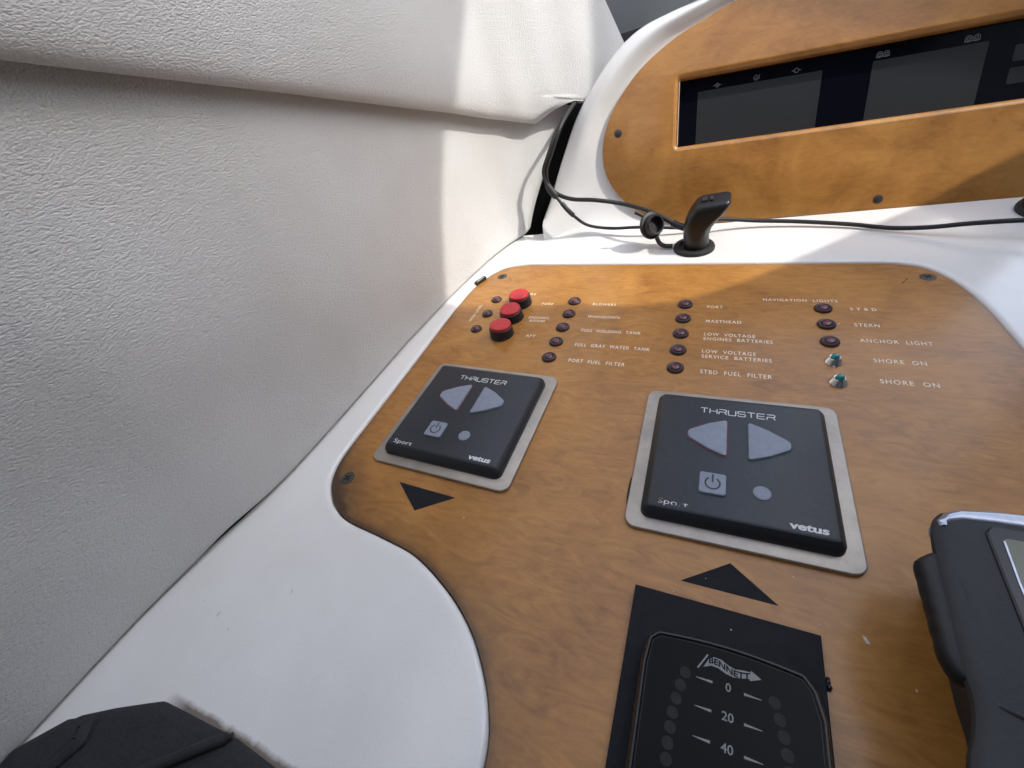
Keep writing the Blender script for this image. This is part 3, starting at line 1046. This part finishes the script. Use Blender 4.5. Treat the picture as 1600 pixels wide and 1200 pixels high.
# ================================================================== trim tab gauge
gauge = empty('trim_gauge', (20, 30, 0), 'black trim tab gauge with number scale on a black backing sheet', 'gauge')
mb = slab([(-14.4, 80.6), (-14.4, -60), (55.0, -60), (55.0, 80.6)], [(0, 0.1), (0, 3.0), (0.3, 3.3)])
mb.build('backing_sheet', 'tape', gauge)
def gauge_outline(gr):
    P = []
    x0, x1 = -8.0 - gr, 53.0 + gr
    P += [(x0, -55), (x1, -55)]
    P += [(x1, 50), (x1 - 2.2, 58.5)]
    for k in range(9):
        t = k / 8
        x = x1 - 6 + (x0 + 5 - (x1 - 6)) * t
        P.append((x, 63.6 + gr * 0.7 + 2.6 * math.sin(math.pi * (0.12 + 0.80 * t)) - 1.2))
    P += [(x0 + 1.2, 59.5), (x0, 50)]
    return round_poly(ccw(P), 4.0, 4)
GZ = 12.0
rim = slab(gauge_outline(0), [(0, 3.0), (0.2, 9.5), (0.8, 11.0), (1.6, GZ + 0.3), (2.2, GZ + 0.3), (2.9, GZ - 0.5)])
rim.build('case', 'black', gauge)
win_ = slab(offset_poly(gauge_outline(0), 3.1), [(0, GZ - 0.8), (0, GZ - 0.35)])
gw = win_.build('window', 'gauge', gauge)
Z = GZ - 0.2
for i, s in enumerate(('0', '20', '40', '60', '80')):
    y = 50.3 - 8.85 * i
    w = 1.7 if len(s) == 1 else 3.7
    text_mb(s, 22.5 - w / 2, 22.5 + w / 2, y, 2.7, Z, bold=0.01).build('numeral', 'grey_ink', gw)
    for a, b, y2 in ((12.0, 17.4, y + 0.0), (27.5, 32.9, y - 0.4)):
        m_ = slab([(a, y2 + (0.10 if a < 20 else .42)), (a, y2 - (0.10 if a < 20 else .42)), (b, y2 - (0.42 if a < 20 else .10)), (b, y2 + (0.42 if a < 20 else .10))], [(0, Z - 0.1), (0, Z)])
        m_.build('scale_mark', 'grey_ink', gw)
for i in range(11):
    y = 50.5 - 4.5 * i
    xl = interp(i, [0, 1, 2, 3, 4, 5, 10], [8.3, 7.0, 6.0, 5.2, 4.8, 4.5, 4.5])
    for x in (xl, 45.1 - xl):
        m_ = slab([(x + 1.9 * math.cos(t * math.pi / 8), y + 1.9 * math.sin(t * math.pi / 8)) for t in range(16)], [(0, Z - 0.1), (0, Z)])
        m_.build('gauge_lamp', 'gauge_led', gw)
# maker's flag: a waving pennant with dark letters, and its staff
flag = [(15.9, 57.6), (17.6, 58.6), (20.0, 58.5), (22.3, 57.4), (24.6, 56.8), (27.6, 57.3), (29.6, 57.4), (29.7, 58.0), (33.0, 56.2), (29.4, 54.6), (29.3, 55.2), (26.8, 54.6), (24.0, 54.0), (21.6, 54.4), (19.2, 55.4), (16.8, 55.5), (14.2, 54.3)]
fl = slab(flag, [(0, Z - 0.1), (0, Z)])
fo = fl.build('pennant', 'grey_ink', gw)
strokes([[(12.3, 53.4), (15.5, 58.8)]], 0.5, Z).build('pennant_staff', 'grey_ink', gw)
m_ = text_mb('BENNETT', 15.9, 29.4, 56.3, 2.1, Z + 0.06, bold=0.03)
m_.transform(lambda p: Vector((p.x, p.y + 0.75 * math.sin((p.x - 14.0) * 0.42) - 0.05 * (p.x - 22), p.z)))
m_.build('lettering', 'gauge', fo)['label'] = 'dark letters BENNETT on the pennant'
# crumbly sealant at the right edge
m_ = MB()
for k in range(9):
    x, y = 55.2 + random.uniform(-0.2, 1.6), 66 + random.uniform(-4, 3)
    r = random.uniform(0.6, 1.3)
    lathe([(r, 0.0), (r * 0.9, r * 0.8), (r * 0.4, r * 1.4), (0, r * 1.5)], 6, m_, (x, y))
m_.build('sealant_crumbs', 'rubber', gauge)

# ================================================================== handheld display at the right edge
hand = empty('handheld_display', (112, 70, 0), 'dark grey handheld display with silver top edge at the right border', 'display unit')
HZ = 42.0
body = [(84.5, 119.5), (81.5, 112), (80.0, 98), (79.0, 84), (78.5, 70), (78.8, 60), (77.0, 52), (74.0, 44), (72.5, 30), (73.5, 0), (78, -40), (150, -40), (150, 126), (120, 124.8), (100, 123.2), (90, 121.8)]
B2 = ccw([(p.x, p.y) for p in catmull([(x, y, 0) for x, y in body], 4, True)])
m_ = slab(B2, [(14, 1), (13, 10), (10, 22), (5.5, 31), (2.0, 36), (0.5, 38), (0.6, 40.0), (1.8, 41.3), (3.6, HZ)])
m_.build('body', 'hand_body', hand)
# silver strip wrapped over the far edge
strip = [(83.3, 113.2), (84.6, 113.4), (87.2, 115.2), (91, 116.6), (100, 117.4), (120, 118.2), (150, 119.0), (150, 126.6), (120, 125.4), (100, 123.7), (90.5, 122.1), (86.3, 119.8), (83.8, 116.5)]
m_ = slab(round_poly(ccw(strip), 1.2, 3), [(0, 34), (0, 40.2), (0.5, 41.6), (1.3, 42.3), (2.0, 42.45)])
m_.build('silver_edge', 'silver', hand)
m_ = slab(round_poly([(95.2, 116.5), (95.2, 40), (150, 40), (150, 116.5)], [4, 3, 3, 3], 5), [(0, HZ - 0.4), (0, HZ + 0.5), (0.5, HZ + 0.9)])
bz = m_.build('screen_bezel', 'hand_bezel', hand)
m_ = slab(round_poly([(98.6, 112.2), (98.0, 88), (99.2, 84.5), (101.5, 80), (101.5, 50), (148, 50), (148, 112.2)], [2, 2, 2, 2, 2, 2, 2], 4), [(0, HZ + 0.7), (0, HZ + 1.0)])
m_.build('screen', 'hand_lcd', bz)
strokes([[(98.9, 111.0), (98.3, 97), (98.4, 89.0), (99.6, 85.0)]], 0.55, HZ + 1.12).build('screen_edge', 'silver', bz)
# ribbed side key
P = [(80.2, 104.5), (77.6, 102.5)]
for k in range(29):
    P.append((75.75 - 0.25 * abs(math.sin(k * math.pi / 5.6)), 100.5 - k * 1.08))
P += [(76.6, 67.4), (78.0, 65.0), (80.0, 64.0), (81.8, 66), (82.4, 72), (82.8, 100), (82.2, 104)]
m_ = slab(ccw(P), [(1.6, 32), (0.5, 34), (0, 36.5), (0.35, 38.4), (0.9, 39.6), (1.7, 40.2)])
m_.build('side_key', 'hand_pad', hand)
m_ = tube([(82.6, 106.5, 39.6), (84.2, 103, 40.6), (84.6, 90, 40.9), (84.0, 72, 40.6), (82.4, 63, 39.4)], 1.2, 8)
m_.build('key_ridge', 'hand_body', hand)
m_ = tube([(80.0, 58.5, 38.8), (84, 59.6, 41.6), (90, 58.0, 42.2), (97, 52, 42.2), (103, 43, 42.2)], 0.8, 8)
m_.build('seam_ridge', 'hand_body', hand)

# ================================================================== black cover in the lower left corner
cover = empty('fabric_cover', (-190, -80, 0), 'black cloth cover with piped seam in the lower left corner', 'cover')
P = [(-20, -28), (-80, -28), (-135, -28.3), (-160, -27.2), (-185, -28.4), (-206, -29.4), (-213, -32.5), (-228, -39.5), (-243, -47.5), (-259, -64), (-257, -120), (-257, -170), (-20, -170)]
m_ = slab(round_poly(ccw(P), 2.5, 3), [(0, TOP + 0.1), (0, TOP + 2.2), (0.7, TOP + 3.4), (2.2, TOP + 4.4), (5, TOP + 5.1), (10, TOP + 5.5)])
m_.build('cover_cloth', 'cloth', cover)
m_ = tube(catmull([(-159.5, -26.4, 6.4), (-166, -32, 8.4), (-176, -40, 9.0), (-190, -51, 9.2), (-206, -64, 9.2), (-230, -88, 9.2), (-240, -120, 9.2)], 6), lambda t: 2.3 if t > .03 else 1.2, 10)
m_.build('piped_seam', 'cloth', cover)
m_ = slab(round_poly(ccw([(-230, -43.5), (-243, -49.5), (-258, -66), (-258, -110), (-240, -110), (-232, -70), (-224, -52)]), 4, 4), [(0, TOP + 4), (0.4, TOP + 7), (2, TOP + 8.4), (5, TOP + 9)])
m_.build('folded_flap', 'cloth', cover)

# ================================================================== 12 volt charger in the ledge socket
ch = empty('usb_charger', (-12.5, 397, TOP), 'black charger plug standing in a round socket on the ledge', 'charger')
m_ = lathe([(17.8, TOP - 0.2), (17.8, TOP + 1.6), (17.2, TOP + 2.8), (15.8, TOP + 3.4), (12.4, TOP + 3.4), (12.0, TOP + 1.5), (0, TOP + 1.5)], 40, centre=(-12.5, 397))
m_.build('socket_flange', 'rubber', ch)
SECT = [(2.0, -10.5, 397, 21, 21, 10), (8, -11.2, 397, 21.5, 21, 9.5), (15, -11.6, 397, 21.5, 21, 9), (22, -10.8, 397.2, 23, 21.5, 8), (28, -8.6, 397.5, 26, 22, 7),
        (34, -5.0, 398, 29, 22, 6), (39.5, -2.0, 398.3, 29, 22, 5.5), (43.0, -0.4, 398.5, 27, 21, 5.0), (44.6, 0.2, 398.5, 24.5, 18.5, 4.5), (45.0, 0.4, 398.5, 22, 16, 4)]
m_ = MB(); prev = None
tilt = lambda z, x: z + (x - (-2)) * 0.02 * max(0, z - 30) / 15
for z, cx, cy, w, d, r in SECT:
    q = round_poly([(cx - w / 2, cy - d / 2), (cx + w / 2, cy - d / 2), (cx + w / 2, cy + d / 2), (cx - w / 2, cy + d / 2)], r, 6)
    s = m_.verts([(x, y, TOP + z - 1.0 + (x - cx) * 0.10 * smoothstep(20, 45, z) + (y - cy) * 0.12 * smoothstep(25, 45, z)) for x, y in q])
    if prev is not None: m_.bridge(prev, s, len(q))
    prev = s
m_.fill([(prev, len(q))])
plug = m_.build('plug_body', 'black', ch)
for dx, w in ((-6.6, 4.2), (-1.2, 3.0)):
    m_ = slab([(dx - w / 2 - 0.5, 395.0), (dx + w / 2 - 0.5, 395.0), (dx + w / 2 - 0.5, 401.5), (dx - w / 2 - 0.5, 401.5)], [(0, 46.2), (0, 46.75)])
    m_.transform(lambda p: Vector((p.x, p.y, p.z + (p.x - 0.4) * 0.10 + (p.y - 398.5) * 0.12)))
    m_.build('usb_port', 'slot', plug)
    m_ = slab([(dx - 0.5 - w * 0.3, 397.0), (dx - 0.5 + w * 0.3, 397.0), (dx - 0.5 + w * 0.3, 398.2), (dx - 0.5 - w * 0.3, 398.2)], [(0, 46.6), (0, 46.95)])
    m_.transform(lambda p: Vector((p.x, p.y, p.z + (p.x - 0.4) * 0.10 + (p.y - 398.5) * 0.12)))
    m_.build('port_tongue', 'chrome', plug)
# tethered rubber dust cap hanging off the flange
ax = Vector((0.72, -0.62, 0.42)).normalized()
cc_ = Vector((-49.5, 400, 23.5))
qx = ax.to_track_quat('Z', 'Y')
m_ = lathe([(0, -3.5)][:0] + [(9.5, -4.0), (12.0, -3.6), (12.4, -2.2), (12.0, -1.2), (9.6, -0.6), (9.2, 4.6), (8.6, 5.4), (7.4, 5.2), (7.0, -0.5), (0, -0.6)], 32)
c_ = m_.verts([(0, 0, -4.0)])
for i in range(32): m_.face((c_, (i + 1) % 32, i))
m_.transform(lambda p: cc_ + qx @ p)
capo = m_.build('dust_cap', 'rubber', ch)
tube(catmull([(-46.5, 400, 13), (-43, 398, 7), (-38, 396.5, 4.6), (-31, 396.5, 4.2)], 6), 2.0, 8).build('cap_strap', 'rubber', ch)
tube(catmull([(-58, 402, 31), (-62, 402, 33.5), (-66, 402, 35.5)], 4), 1.6, 8).build('cap_tab', 'rubber', ch)

# ================================================================== cables
thick = [(-140, 512, 112), (-143, 490, 108), (-149, 470, 98), (-158, 458, 78), (-165, 454, 62), (-164, 454, 47), (-154, 452, 38), (-137, 447, 34), (-111, 438, 35), (-80, 426, 34), (-51, 414, 29), (-26, 402, 20), (-18, 400, 19)]
CAMP = Vector((0, 0, 205.5))
def nearer(pts, low=False):
    out = []
    for p in pts:
        p = Vector(p)
        k = 0.045 * smoothstep(515, 470, p.y) * smoothstep(-85, -125, p.x)
        if low: k = max(k, 0.030 * smoothstep(-8, -45, p.x) * smoothstep(515, 470, p.y))
        out.append(CAMP + (p - CAMP) * (1 - k))
    return out
cb = empty('charging_cable', (-100, 440, TOP), 'thick black cable looping from the recess to the charger', 'cable')
tube(catmull(nearer(thick), 8), 2.0, 10).build('cord', 'rubber', cb)
tube([(-33, 405, 22.7), (-28, 402.8, 20.7), (-21, 400.6, 19.4)], 3.1, 12).build('plug_end', 'black', cb)
thin = [(-146, 512, 108), (-148, 490, 104), (-153, 468, 95), (-161.5, 454, 76), (-167, 451, 63), (-165, 450, 51), (-156, 448, 38), (-147, 445, 28), (-136, 443, 17), (-121, 440, 8), (-96, 437, 5), (-67, 437, 5), (-29, 434, 4.0), (-12, 430, 4.0), (-4, 424, 4)]
cb2 = empty('thin_cable', (-90, 440, TOP), 'thinner black cable with sleeves lying low along the ledge', 'cable')
tube(catmull(nearer(thin, True), 8), 1.5, 10).build('cord', 'rubber', cb2)
tube(catmull(nearer([(-164.5, 449.6, 50.5), (-160, 448.6, 43), (-154.5, 447.4, 36.5)]), 5), lambda t: 2.2 + 1.6 * math.sin(math.pi * t) ** 0.5, 12).build('inline_sleeve', 'rubber', cb2)
tube(catmull(nearer([(-149.5, 446, 31), (-144, 444.6, 24.5), (-137, 443.1, 18)]), 5), 2.3, 12).build('strain_relief', 'rubber', cb2)
right = [(-4, 416, 17), (8, 428, 14), (37, 435, 8), (72, 434, 6), (109, 428, 4.6), (134, 419, 4.6), (156, 413, 7), (179, 409, 11), (205, 405, 14), (235, 400, 15), (270, 392, 13)]
m_ = tube(catmull(right, 8), 1.75, 10)
tag(m_.build('trailing_cable', 'rubber', origin=(130, 420, TOP)), 'black cable running right along the ledge below the fascia', 'cable')

# black foot of something standing at the right end of the ledge
ft = empty('black_stand', (238, 452, TOP), 'black rounded stand foot at the right end of the ledge', 'stand')
lathe([(20, TOP), (20.5, TOP + 2), (20, TOP + 3.6), (18.6, TOP + 4.4)], 36, centre=(238, 446)).build('foot_ring', 'rubber', ft)
lathe([(18.8, TOP + 4.2), (18.4, TOP + 6.5), (15.5, TOP + 11.5), (10, TOP + 14.5), (0, TOP + 15.5)], 36, centre=(238, 446)).build('foot_dome', 'black', ft)

# small dark clip at the panel's upper left rim
m_ = slab(round_poly([(-211.5, 330.5), (-208.0, 329.5), (-202.6, 341.8), (-206.0, 343.4)], 0.6, 2), [(0, 0.4), (0, 3.2), (0.4, 3.6)])
cl = m_.build('edge_clip', 'black', origin=(-207, 336.5, 0.4))
tag(cl, 'tiny black clip tucked at the upper left rim of the control panel', 'clip')
slabm = slab([(-208.6, 332.0), (-207.4, 331.5), (-204.2, 340.4), (-205.2, 340.9)], [(0, 3.5), (0, 3.75)])
slabm.build('clip_stripe', 'chrome', cl)

# crumbs and dust
m_ = MB()
def crumb(x, y, z, r, elong=1.0):
    a = random.uniform(0, math.pi)
    P = []
    for i in range(6):
        t = i * math.pi / 3
        rr = r * random.uniform(0.6, 1.1)
        px, py = rr * math.cos(t) * elong, rr * math.sin(t)
        P.append((x + px * math.cos(a) - py * math.sin(a), y + px * math.sin(a) + py * math.cos(a)))
    slab(P, [(0, z), (r * 0.15, z + r * 0.5), (r * 0.5, z + r * 0.7)], m_)
for x, y, z, r, e_ in [(70.5, 84.5, 0.02, 0.7, 3.0), (83, 72, 0.02, 0.4, 1.5), (-109, 92, 0.02, 0.45, 1), (-67, 137, 0.02, 0.4, 1.0), (60, 94, .02, .35, 1), (48, 103, .02, .4, 1.6), (77, 118, .02, .5, 1.2),
                  (1.5, 82, 3.32, 0.3, 1), (24, 73, 3.32, .35, 1), (14, 92.5, 0.4, 0.35, 1), (85.5, 289, .02, .7, 1.5), (68, 262, 0.02, .4, 1.8), (66, 245, .02, .35, 2), (62, 240, .02, .3, 1), (-26, 96, 0.02, .3, 1)]:
    crumb(x, y, z, r, e_)
for k in range(60):
    x, y = random.uniform(-50, 110), random.uniform(60, 240)
    if -30 < x < 80 and 105 < y < 210: continue
    if -15 < x < 56 and y < 82: continue
    crumb(x, y, 0.02, random.uniform(0.12, 0.28))
for k in range(14):
    crumb(random.uniform(-60, 50), 369.2 + random.uniform(-0.5, 1.0), 0.4, random.uniform(0.3, 0.7), 1.6)
tag(m_.build('crumbs', 'crumb'), 'scattered pale crumbs and dust on the wooden panel', 'dust', kind='stuff')
